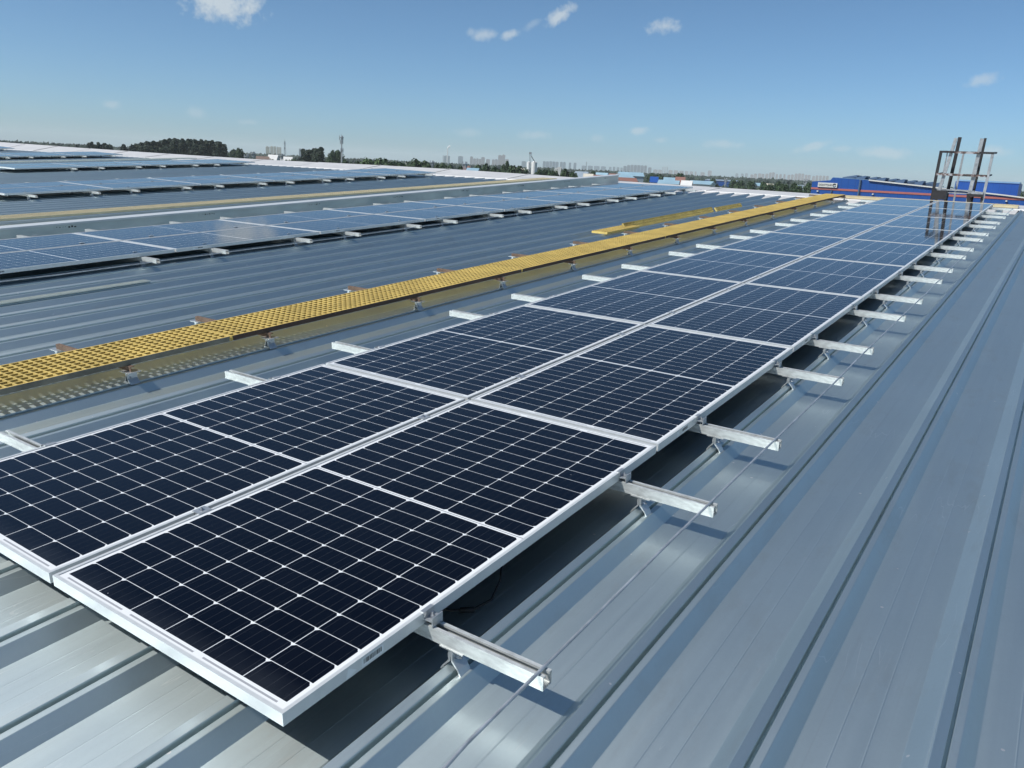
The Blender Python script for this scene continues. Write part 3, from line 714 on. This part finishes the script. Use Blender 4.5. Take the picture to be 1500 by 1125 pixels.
# ------------------------------------------------------------------ buildings
def wfac(u): return 1 / (1 + ((u - CU) / FPX) ** 2)
def oriented(o, u, D, z=GROUND, turn=0.):
    x, y = far(u, D); a = math.atan2(y - CAM.y, x - CAM.x) - math.pi / 2
    o.matrix_world = Matrix.Translation((x, y, z)) @ Matrix.Rotation(a + turn, 4, 'Z'); return o
def hgt(u, v, D): return far(u, D, v)[2] - GROUND
# blue factory across the yard: wall facing us, low gable roof, red stripe, sign
D = 120.0; px = D / FPX
bf = thing('blue_factory', 'bright blue metal factory with red stripe behind the ladder cage at right', 'building'); oriented(bf, 1350, D, turn=R(-3))
_p0 = Vector((*far(1350, D), 0)); _a = math.atan2(_p0.y - CAM.y, _p0.x - CAM.x) - math.pi / 2 + R(-3); _e = Vector((math.cos(_a), math.sin(_a), 0)); _n = Vector((-_e.y, _e.x, 0))
def on_wall(u, v=None):
    d = ray(u, 203 + .052 * u if v is None else v); t = (_p0 - CAM).dot(_n) / Vector((d.x, d.y, 0)).dot(_n); p = CAM + d * t
    return (p - _p0).dot(_e), p.z - GROUND
X = lambda u: on_wall(u)[0]
Hz = lambda u, v: on_wall(u, v)[1]
zr, ze = Hz(1262, 262.3), Hz(1475, 287.0); zl = Hz(1219, 260.0)
wv = MB()
prof = [(X(1190), 0), (X(1640), 0), (X(1640), ze - 1.0), (X(1475), ze), (X(1275), Hz(1275, 264.3)), (X(1219), zl), (X(1216), Hz(1216, 264)), (X(1190), Hz(1190, 266))]
wv.prism(prof, 'y', 0, 60); wv.build('wall', 'blue_cladding', bf)
st = MB(); z0, z1 = Hz(1197, 277.4), Hz(1197, 274.6); st.box(X(1189.5), X(1640), -.06, -.002, z0, z1); st.build('stripe', 'red_stripe', bf)
vr = MB(); vr.bar((X(1272), -.1, Hz(1275, 264.6) + .06), (X(1475), -.1, ze + .06), .28, .16); vr.bar((X(1475), -.1, ze + .06), (X(1640), -.1, ze - .94), .28, .16); vr.build('verge_flashing', 'white_wall', bf)
dp = MB(); dp.tube([(X(1260), -.12, 0), (X(1260), -.12, Hz(1262, 263.5))], .13, 8); dp.build('downpipe', 'dark_vent', bf)
dp = MB(); dp.tube([(X(1220), -.12, 0), (X(1220), -.12, Hz(1221, 278))], .08, 8); dp.build('downpipe', 'dark_vent', bf)
rt = MB(); rt.prism([(X(1219), zl + .02), (X(1275), Hz(1275, 264.3) + .02), (X(1475), ze + .02), (X(1475), ze + .06), (X(1275), Hz(1275, 264.3) + .07), (X(1219), zl + .07)], 'y', .05, 59.9); rt.build('roof', 'blue_roof', bf)
for i in range(5):
    for j in range(2):
        xx = X(1224 + i * 28 + j * 13); v = MB(); zz = Hz(1224 + i * 28 + j * 13, 260.5 + (i * 28 + j * 13) * .085)
        v.prism([(0, -.9), (1.5, -.9), (1.95, .32), (1.8, .36), (0, .0)], 'y', 0, 5.5); o = v.build('roof_vent', 'dark_vent', bf); o.location = (xx, 6 + i * 2.0, zz + .18)
for i, (u, v) in enumerate(((1200, 280), (1281, 284.5), (1477, 294.6))):
    l = MB(); l.box(X(u) - .1, X(u) + .1, -.3, -.06, Hz(u, v) - .08, Hz(u, v) + .08); l.build('wall_lamp', 'white_wall', bf)
sg = thing('sign_board', 'white sign board with dark lettering and round emblem on the blue factory', 'sign'); oriented(sg, 1350, D, turn=R(-3))
s = MB(); zs0, zs1 = Hz(1199, 273.6), Hz(1199, 267.0); s.box(X(1199.2), X(1227.3), -.22, -.10, zs0, zs1); s.build('board', 'white_wall', sg)
def text_mesh(name, body, size, material, parent):
    cu = bpy.data.curves.new(name, 'FONT'); cu.body = body; cu.size = size; cu.extrude = .01; cu.align_x = 'LEFT'
    tmp = bpy.data.objects.new('tmp', cu); COL.objects.link(tmp)
    dg = bpy.context.evaluated_depsgraph_get(); me = bpy.data.meshes.new_from_object(tmp.evaluated_get(dg)); bpy.data.objects.remove(tmp)
    me.materials.clear(); me.materials.append(MAT[material]); o = bpy.data.objects.new(name, me); COL.objects.link(o); o.parent = parent
    return o
bh = zs1 - zs0
tx = text_mesh('lettering', 'OOHYTOHM', bh * .62, 'print_black', sg); xsv = [v.co.x for v in tx.data.vertices]
k = (X(1219.5) - X(1200.3)) / (max(xsv) - min(xsv)); tx.matrix_local = Matrix.Translation((X(1200.3), -.235, zs0 + bh * .27)) @ Matrix.Rotation(R(90), 4, 'X') @ Matrix.Diagonal((k, 1, 1, 1))
em = MB(); cxm, czm, rm_ = X(1223.3), zs0 + bh * .5, bh * .40
for a0, a1, r0, r1, mn in ((20, 200, .45, 1, 'print_black'), (215, 350, .6, 1, 'dark_vent'), (60, 150, 0, .4, 'print_black')):
    pts = [(cxm + math.cos(R(a0 + (a1 - a0) * t / 10)) * rm_ * r1, czm + math.sin(R(a0 + (a1 - a0) * t / 10)) * rm_ * r1) for t in range(11)]
    pts += [(cxm + math.cos(R(a1 - (a1 - a0) * t / 10)) * rm_ * r0, czm + math.sin(R(a1 - (a1 - a0) * t / 10)) * rm_ * r0) for t in range(11)]
    em.prism(pts, 'y', -.245, -.222, mn)
em.build('emblem', None, sg)
# second blue block behind
D2 = 165.0; p2 = D2 / FPX * wfac(1445)
bb = thing('blue_roof_block', 'plain bright blue block rising behind the blue factory roof at far right', 'building'); oriented(bb, 1445, D2, turn=R(-3))
m = MB(); zt = hgt(1445, 267, D2)
m.prism([((1399 - 1445) * p2, 0), ((1490 - 1445) * p2, 0), ((1493 - 1445) * p2, 8), ((1386 - 1445) * p2, 14)], 'z', 0, zt); m.build('wall', 'blue_cladding', bb)
m = MB(); m.box((1399 - 1445) * p2 - .1, (1490 - 1445) * p2 + .1, -.12, 8, zt + .003, zt + .25); m.build('roof_edge', 'blue_roof', bb)
# blue shed in the middle distance
D3 = 620.0; p3 = D3 / FPX * wfac(1066)
sh = thing('blue_shed', 'plain bright blue shed beyond the white ridge in the middle distance', 'building'); oriented(sh, 1066, D3, turn=R(6))
hh = hgt(1062, 265.3, D3); m = MB(); m.box(-26 * p3, 19 * p3, 0, 40, 0, hh); m.build('wall', 'blue_cladding', sh)
m = MB(); m.prism([(-.3, hh + .003), (40.3, hh + .003), (20, hh + .9)], 'x', -26 * p3 - .3, 19 * p3 + .3); m.build('roof', 'slate_roof', sh)
m = MB(); m.box(-11.8 * p3, -10.8 * p3, -.2, -.02, 1.2, 2.0); m.build('wall_sign', 'white_wall', sh)
# houses and sheds of the village
def house(u, wpx, vtop, D, wall, roof, label, depth=9, turn=0., rise=.28, flat=False):
    t = thing('house' if not flat else 'shed', label, 'house' if not flat else 'shed', None); oriented(t, u, D, turn=turn)
    wd2 = wpx / FPX * D / 2 * wfac(u); H = max(3.0, hgt(u, vtop, D)); e = H * (1 - rise)
    m = MB(); m.box(-wd2, wd2, 0, depth, 0, e); m.build('wall', wall, t)
    m = MB(); m.prism([(-.5, e + .004), (depth + .5, e + .004), (depth / 2, H)], 'x', -wd2 - .4, wd2 + .4); m.build('roof', roof, t)
    nwin = max(1, int(wd2 * 2 / 4.5))
    for i in range(nwin):
        xx = -wd2 + (i + .5) * 2 * wd2 / nwin; k = MB(); k.box(xx - .7, xx + .7, -.05, -.003, e * .38, e * .75); k.build('window', 'window_dark', t)
H_ = [(592, 12, 238.5, 300, 'white_wall', 'white_wall', 'low white shed beyond the ridge right of the light green trees', 1),
      (397, 12, 226.5, 420, 'brick_wall', 'white_wall', 'low brick house with white roof beyond the ridge left of the cream towers', 0),
      (386, 16, 229, 330, 'brick_wall', 'brick_wall', 'low brown brick house just above the white ridge at left', 0),
      (418, 14, 229.5, 330, 'white_wall', 'white_wall', 'white house below the lattice mast', 0),
      (683, 8, 243, 330, 'cream_wall', 'red_tile', 'small cream house between bushes left of the silos', 0),
      (690, 14, 246, 250, 'white_wall', 'sky_roof', 'white shed with pale blue roof just above the ridge left of the silos', 1),
      (764, 14, 246.5, 420, 'cream_wall', 'cream_wall', 'small cream house at the foot of the silos', 0),
      (849, 18, 251, 430, 'white_wall', 'slate_roof', 'white house with long grey roof right of the silos', 0),
      (863, 12, 254.5, 400, 'white_wall', 'cream_wall', 'low white house with tan roof, right of the grey-roofed one', 0),
      (879, 16, 252.8, 420, 'white_wall', 'sky_roof', 'white house with pale blue roof in the village centre', 0),
      (883, 22, 256.5, 380, 'brick_wall', 'red_tile', 'low red-brown house in front of the village', 0),
      (897, 14, 254.2, 390, 'cream_wall', 'red_tile', 'house with orange tiled roof right of the village centre', 0),
      (926, 34, 252.2, 400, 'slate_roof', 'sky_roof', 'long shed with pale blue roof at the end of the trunking', 1),
      (921, 20, 256, 360, 'white_wall', 'sky_roof', 'low pale blue shed in front of the long blue-roofed shed', 1),
      (925, 24, 260.5, 330, 'brick_wall', 'red_tile', 'reddish low house below the pale blue sheds', 0),
      (959, 10, 258.8, 420, 'white_wall', 'blue_cladding', 'small white house with dark blue roof beyond the second array', 0),
      (982, 16, 260, 400, 'slate_roof', 'sky_roof', 'grey shed with pale blue roof behind the second array end', 1),
      (980, 28, 264, 320, 'white_wall', 'sky_roof', 'wide pale blue shed just beyond the second array', 1),
      (997, 12, 259.2, 380, 'brick_wall', 'red_tile', 'house with dark red roof under the tall bushy tree', 0),
      (1006, 14, 264.5, 350, 'white_wall', 'white_wall', 'white house between the red roof and pale blue shed', 0),
      (1025, 32, 264.8, 360, 'white_wall', 'sky_roof', 'long pale blue shed just left of the bright blue shed', 1),
      (1110, 16, 268, 420, 'white_wall', 'sky_roof', 'pale blue shed right of the bright blue shed', 1),
      (1126, 10, 269, 400, 'white_wall', 'cream_wall', 'small pale house among trees right of the bright blue shed', 0),
      (1176, 8, 271, 380, 'white_wall', 'slate_roof', 'small white house among trees left of the blue factory', 0)]
for u, wp, vt, D, wa, ro, lb, fl in H_: house(u, wp, vt, D, wa, ro, lb, depth=9 if not fl else 14, turn=R(random.Random(int(u)).uniform(-18, 18)), rise=.3 if not fl else .16, flat=bool(fl))
# grain silos with elevator
D = 520.0; q = D / FPX
for i, (u, wpx) in enumerate(((774.6, 5.6), (782.4, 8.2))):
    t = thing('grain_silo', ('narrow white grain silo, left one of the pair', 'wide white grain silo, right one of the pair')[i], 'silo', 'pair of grain silos'); oriented(t, u, D)
    r = wpx / 2 * q; H = hgt(u, 237.8, D)
    m = MB(); m.tube([(0, 0, 0), (0, 0, H)], r, 20); m.build('cylinder', 'silo_white', t, smooth=False)
    m = MB(); m.tube([(0, 0, H + .004), (0, 0, H + r * .45)], [r * 1.04, r * .12], 20); m.build('cone_roof', 'silo_white', t)
t = thing('grain_elevator', 'tall grey grain elevator tower with slanted chute above the silos', 'elevator tower'); oriented(t, 776, D - 6)
H = hgt(776, 226, D - 6); m = MB()
for sx in (-.45, .45):
    for sy in (-.45, .45): m.bar((sx, sy, 0), (sx, sy, H), .22)
for k in range(14): m.bar((-.45, -.45, k * H / 14), (.45, -.45, (k + 1) * H / 14), .14)
m.build('tower', 'mast_steel', t)
m = MB(); m.box(-.8, .8, -.8, .8, H, H + 1.3); m.build('head', 'mast_steel', t)
m = MB(); m.tube([(.5, 0, H - .8), (3.2, 3, H - 4.6)], .22, 8); m.build('chute', 'mast_steel', t)
t = thing('white_storage_bin', 'white tilted storage bin among trees right of the silos', 'storage bin'); oriented(t, 815.5, 430)
m = MB(); m.prism([(-1.3, 3.5), (1.3, 3.5), (2.5, hgt(818, 244, 430)), (.8, hgt(818, 244.8, 430)), (-1.2, hgt(818, 247.5, 430))], 'y', -1.6, 1.6); m.build('bin', 'white_wall', t)
m = MB(); [m.bar((sx, sy, 0), (sx, sy, 3.5), .2) for sx in (-1, 1) for sy in (-1, 1)]; m.build('stand', 'mast_steel', t)
# masts
def mast(u, vtop, D, label, name, lattice=False, thick=.45):
    t = thing(name, label, 'mast'); oriented(t, u, D); H = hgt(u, vtop, D)
    m = MB()
    if lattice:
        for s1, s2 in ((-1, -1), (1, -1), (0, 1)): m.bar((s1 * 1.1, s2 * 1.1, 0), (s1 * .35, s2 * .35, H * .93), .22)
        for k in range(12):
            a, b_ = 1.1 - .75 * k / 12, 1.1 - .75 * (k + 1) / 12; m.bar((-a, -a, H * .93 * k / 12), (b_, -b_, H * .93 * (k + 1) / 12), .14)
        m.bar((0, 0, H * .93), (0, 0, H), .12)
    else: m.tube([(0, 0, 0), (0, 0, H * .88), (0, 0, H)], [thick, thick * .5, .05], 8)
    m.build('pole', 'mast_steel', t)
    for zf, r in ((.86, .55), (.70, .55), (.965, .75 if not lattice else .4))[:3 if not lattice else 2]:
        m = MB(); z = H * zf * (.97 if zf > .9 else 1)
        if zf > .9: m.tube([(0, 0, z - .1), (0, 0, z + .1)], r * 1.3, 10)
        for k in range(3):
            a = 2.1 * k + zf * 3; m.box(math.cos(a) * r - .14, math.cos(a) * r + .14, math.sin(a) * r - .1, math.sin(a) * r + .1, z - .9, z + .7)
        m.tube([(0, 0, z - .2), (0, 0, z)], r * 1.05, 8); m.build('antenna', 'mast_steel', t)
mast(500.5, 196.5, 330, 'tall grey telecom mast rising beside the tree clump', 'telecom_mast')
mast(417.5, 203.5, 700, 'thin lattice mast beside the cream towers', 'lattice_mast', True)
for i, (u, vt, D) in enumerate(((681.5, 236.5, 260), (412, 225, 300), (371, 222, 320), (361, 226, 300), (858.5, 236.5, 1400), (633, 235, 320), (1181, 262, 320), (1064, 261, 420))):
    mast(u, vt, D, ['thin pale pole standing among bushes right of the steaming chimney', 'slim pole below the cream towers', 'slim pole left of the cream towers', 'short pole right of the big grove', 'slim white pole on the skyline right of the silos',
                    'slim pole right of the dark bush', 'slim pole among the trees by the blue factory', 'slim pole behind the bright blue shed'][i], 'utility_pole', False, .16 if D < 900 else .8)
# skyline towers
def tower(u0, u1, vtop, D, m_, label, group):
    u = (u0 + u1) / 2; o = MB(); wd2 = (u1 - u0) / FPX * D / 2 * wfac(u); H = hgt(u, vtop, D)
    o.box(-wd2, wd2, 0, 14, 0, H * .965); o.box(-wd2 * .5, wd2 * .35, 2, 11, H * .965, H)
    ob = o.build('tower_block', m_); oriented(ob, u, D); tag(ob, label, 'tower block', group)
SK = [('beside the lattice mast', 2300, 'tower_cream', [(389.5, 395, 214.2), (396, 400.5, 214), (401, 405, 214.2), (405.8, 408.6, 215), (409, 412, 215.2)]),
      ('left of the tree clump', 2600, 'tower_blue', [(438, 442, 217.5)]),
      ('around the steaming chimney', 3600, 'tower_blue', [(650.5, 658.8, 227.8), (671, 678, 228.6)]),
      ('between the chimney and the silos', 3400, 'tower_pink', [(688.5, 692.5, 229), (693, 697, 232), (697.5, 701, 232), (701.5, 704.5, 232.5), (704.8, 709.8, 230), (712, 717.5, 233), (720.5, 724.5, 233.5), (725, 729, 233.2), (729.5, 735, 227), (735.2, 739.5, 226.2), (740, 745, 233)]),
      ('just left of the silos', 3600, 'tower_blue', [(764, 770.3, 236)]),
      ('right of the silos', 3500, 'tower_blue', [(795, 799, 236), (799.5, 804, 236.2), (804.5, 808.5, 236), (809, 813, 236.4), (813.5, 817.8, 236.8), (820, 824, 237), (824.5, 828.3, 237.2), (833, 836.2, 238), (840, 843.8, 238.2)]),
      ('low above the village', 4200, 'tower_blue', [(852, 858, 242.5), (861, 868, 242.6), (870, 878, 243), (880, 887, 243.6), (892, 895.5, 244.4), (897.5, 901, 244.3), (903, 907, 244.8), (908.5, 912, 245.4)]),
      ('above the pale blue sheds', 3000, 'tower_grey', [(912.8, 917.5, 243), (918, 922.5, 241.6), (923, 927.5, 241.2), (928, 932.5, 241.5), (933, 937.5, 241.7), (938, 942.5, 242), (943, 947, 242.2), (949, 953.8, 245)]),
      ('right of the three stacks', 4500, 'tower_pink', [(957, 963, 248.2), (964, 969, 248.6), (979, 985, 249), (987, 993, 249.4), (995, 1001, 250), (1003, 1008, 250.6), (1010, 1015, 251), (1017.5, 1020, 251.2), (1026, 1032, 252.2), (1036.5, 1042, 249.6)]),
      ('above the bright blue shed', 4800, 'tower_grey', [(1077, 1081, 253.8), (1085, 1089, 254.2), (1091, 1095, 253.5)]),
      ('left of the blue factory', 3900, 'tower_pink', [(1099, 1103.5, 255.5), (1104, 1108.5, 254.2), (1110, 1114.5, 253.8), (1115, 1119, 254.5), (1120.5, 1125, 254.2), (1126, 1129.5, 252.6), (1130, 1134, 252.2), (1135.5, 1139, 254.8), (1141, 1144.5, 255), (1147, 1150, 255), (1153, 1157, 256),
       (1158, 1162, 255.5), (1163, 1167.5, 254), (1168, 1172.5, 253.8), (1173, 1177, 254.2), (1178, 1182, 256), (1182.5, 1186.5, 256.2), (1189, 1193, 257.5), (1194, 1198, 256.8), (1199, 1203, 257), (1204, 1208, 257.2), (1209, 1213, 257.5)])]
for words, D, m_, lst in SK:
    for i, (a, b_, vt) in enumerate(lst):
        colr = {'tower_cream': 'cream', 'tower_blue': 'bluish', 'tower_pink': 'pinkish grey', 'tower_grey': 'grey'}[m_]
        nth = f', {ORD[i] if i < 20 else ("second last" if i == len(lst) - 2 else "last")} from left' if len(lst) > 1 else ''
        tower(a, b_, vt, D + (i * 137 % 5) * 60, m_, f'hazy {colr} tower on the skyline {words}{nth}', 'tower blocks on the skyline')
def stack(u, vtop, D, label, r, m_='chimney_white'):
    o = MB(); H = hgt(u, vtop, D); o.tube([(0, 0, 0), (0, 0, H)], [r * 1.3, r], 10); ob = o.build('chimney_stack', m_); oriented(ob, u, D); return tag(ob, label, 'chimney', 'factory chimneys on the skyline')
stack(655.2, 217.6, 3500, 'tall thin chimney with a small steam plume', 2.2)
for i, u in enumerate((970.3, 973.4, 976.6)): stack(u, 244.3, 4300, f'dark chimney stack on the skyline, {ORD[i]} of a row of three', 2.6, 'mast_steel')
stack(649, 227.5, 3600, 'short thin stack left of the steaming chimney', 1.8, 'mast_steel')
pl = MB(); rnd = random.Random(3); x, y, z = far(655.6, 3500, 217.2)
e1 = Vector((wr.x, wr.y, 0)).normalized()
for k in range(26):
    t = k / 25; p = Vector((x, y, z)) + e1 * (11 * t) + Vector((0, 0, 11 * t)) + Vector((rnd.gauss(0, 1), rnd.gauss(0, 1), rnd.gauss(0, 1))) * (.5 + 1.1 * t)
    rr2 = .9 + 1.7 * math.sin(math.pi * min(1, t + .12)); seg = []
    for i in range(5):
        for j in range(8):
            th, ph = math.pi * (i + .5) / 5, 2 * math.pi * j / 8; seg.append(p + Vector((math.sin(th) * math.cos(ph), math.sin(th) * math.sin(ph), math.cos(th))) * rr2 * rnd.uniform(.8, 1.15))
    pl.add(seg, [(i * 8 + j, i * 8 + (j + 1) % 8, (i + 1) * 8 + (j + 1) % 8, (i + 1) * 8 + j) for i in range(4) for j in range(8)])
tag(pl.build('steam_plume', 'steam', smooth=True), 'small white steam plume leaving the tall thin chimney', 'steam', kind='stuff')

# ------------------------------------------------------------------ haze: the air itself
hz = MB(); hz.box(-7500, 7500, -7500, 7500, GROUND - 1.0, 100.0)
hm = bpy.data.materials.new('haze_air'); hm.use_nodes = True; hn = hm.node_tree; hn.nodes.clear()
pv = hn.nodes.new('ShaderNodeVolumePrincipled'); pv.inputs['Color'].default_value = (.86, .95, 1.0, 1); pv.inputs['Density'].default_value = .00012
oo = hn.nodes.new('ShaderNodeOutputMaterial'); hn.links.new(pv.outputs[0], oo.inputs['Volume']); MAT['haze_air'] = hm
tag(hz.build('haze', 'haze_air'), 'thin pale air between the roof and the skyline', 'haze', kind='stuff')
for k_, o_ in PROTO.items():
    if k_ not in tree_used: bpy.data.objects.remove(o_)
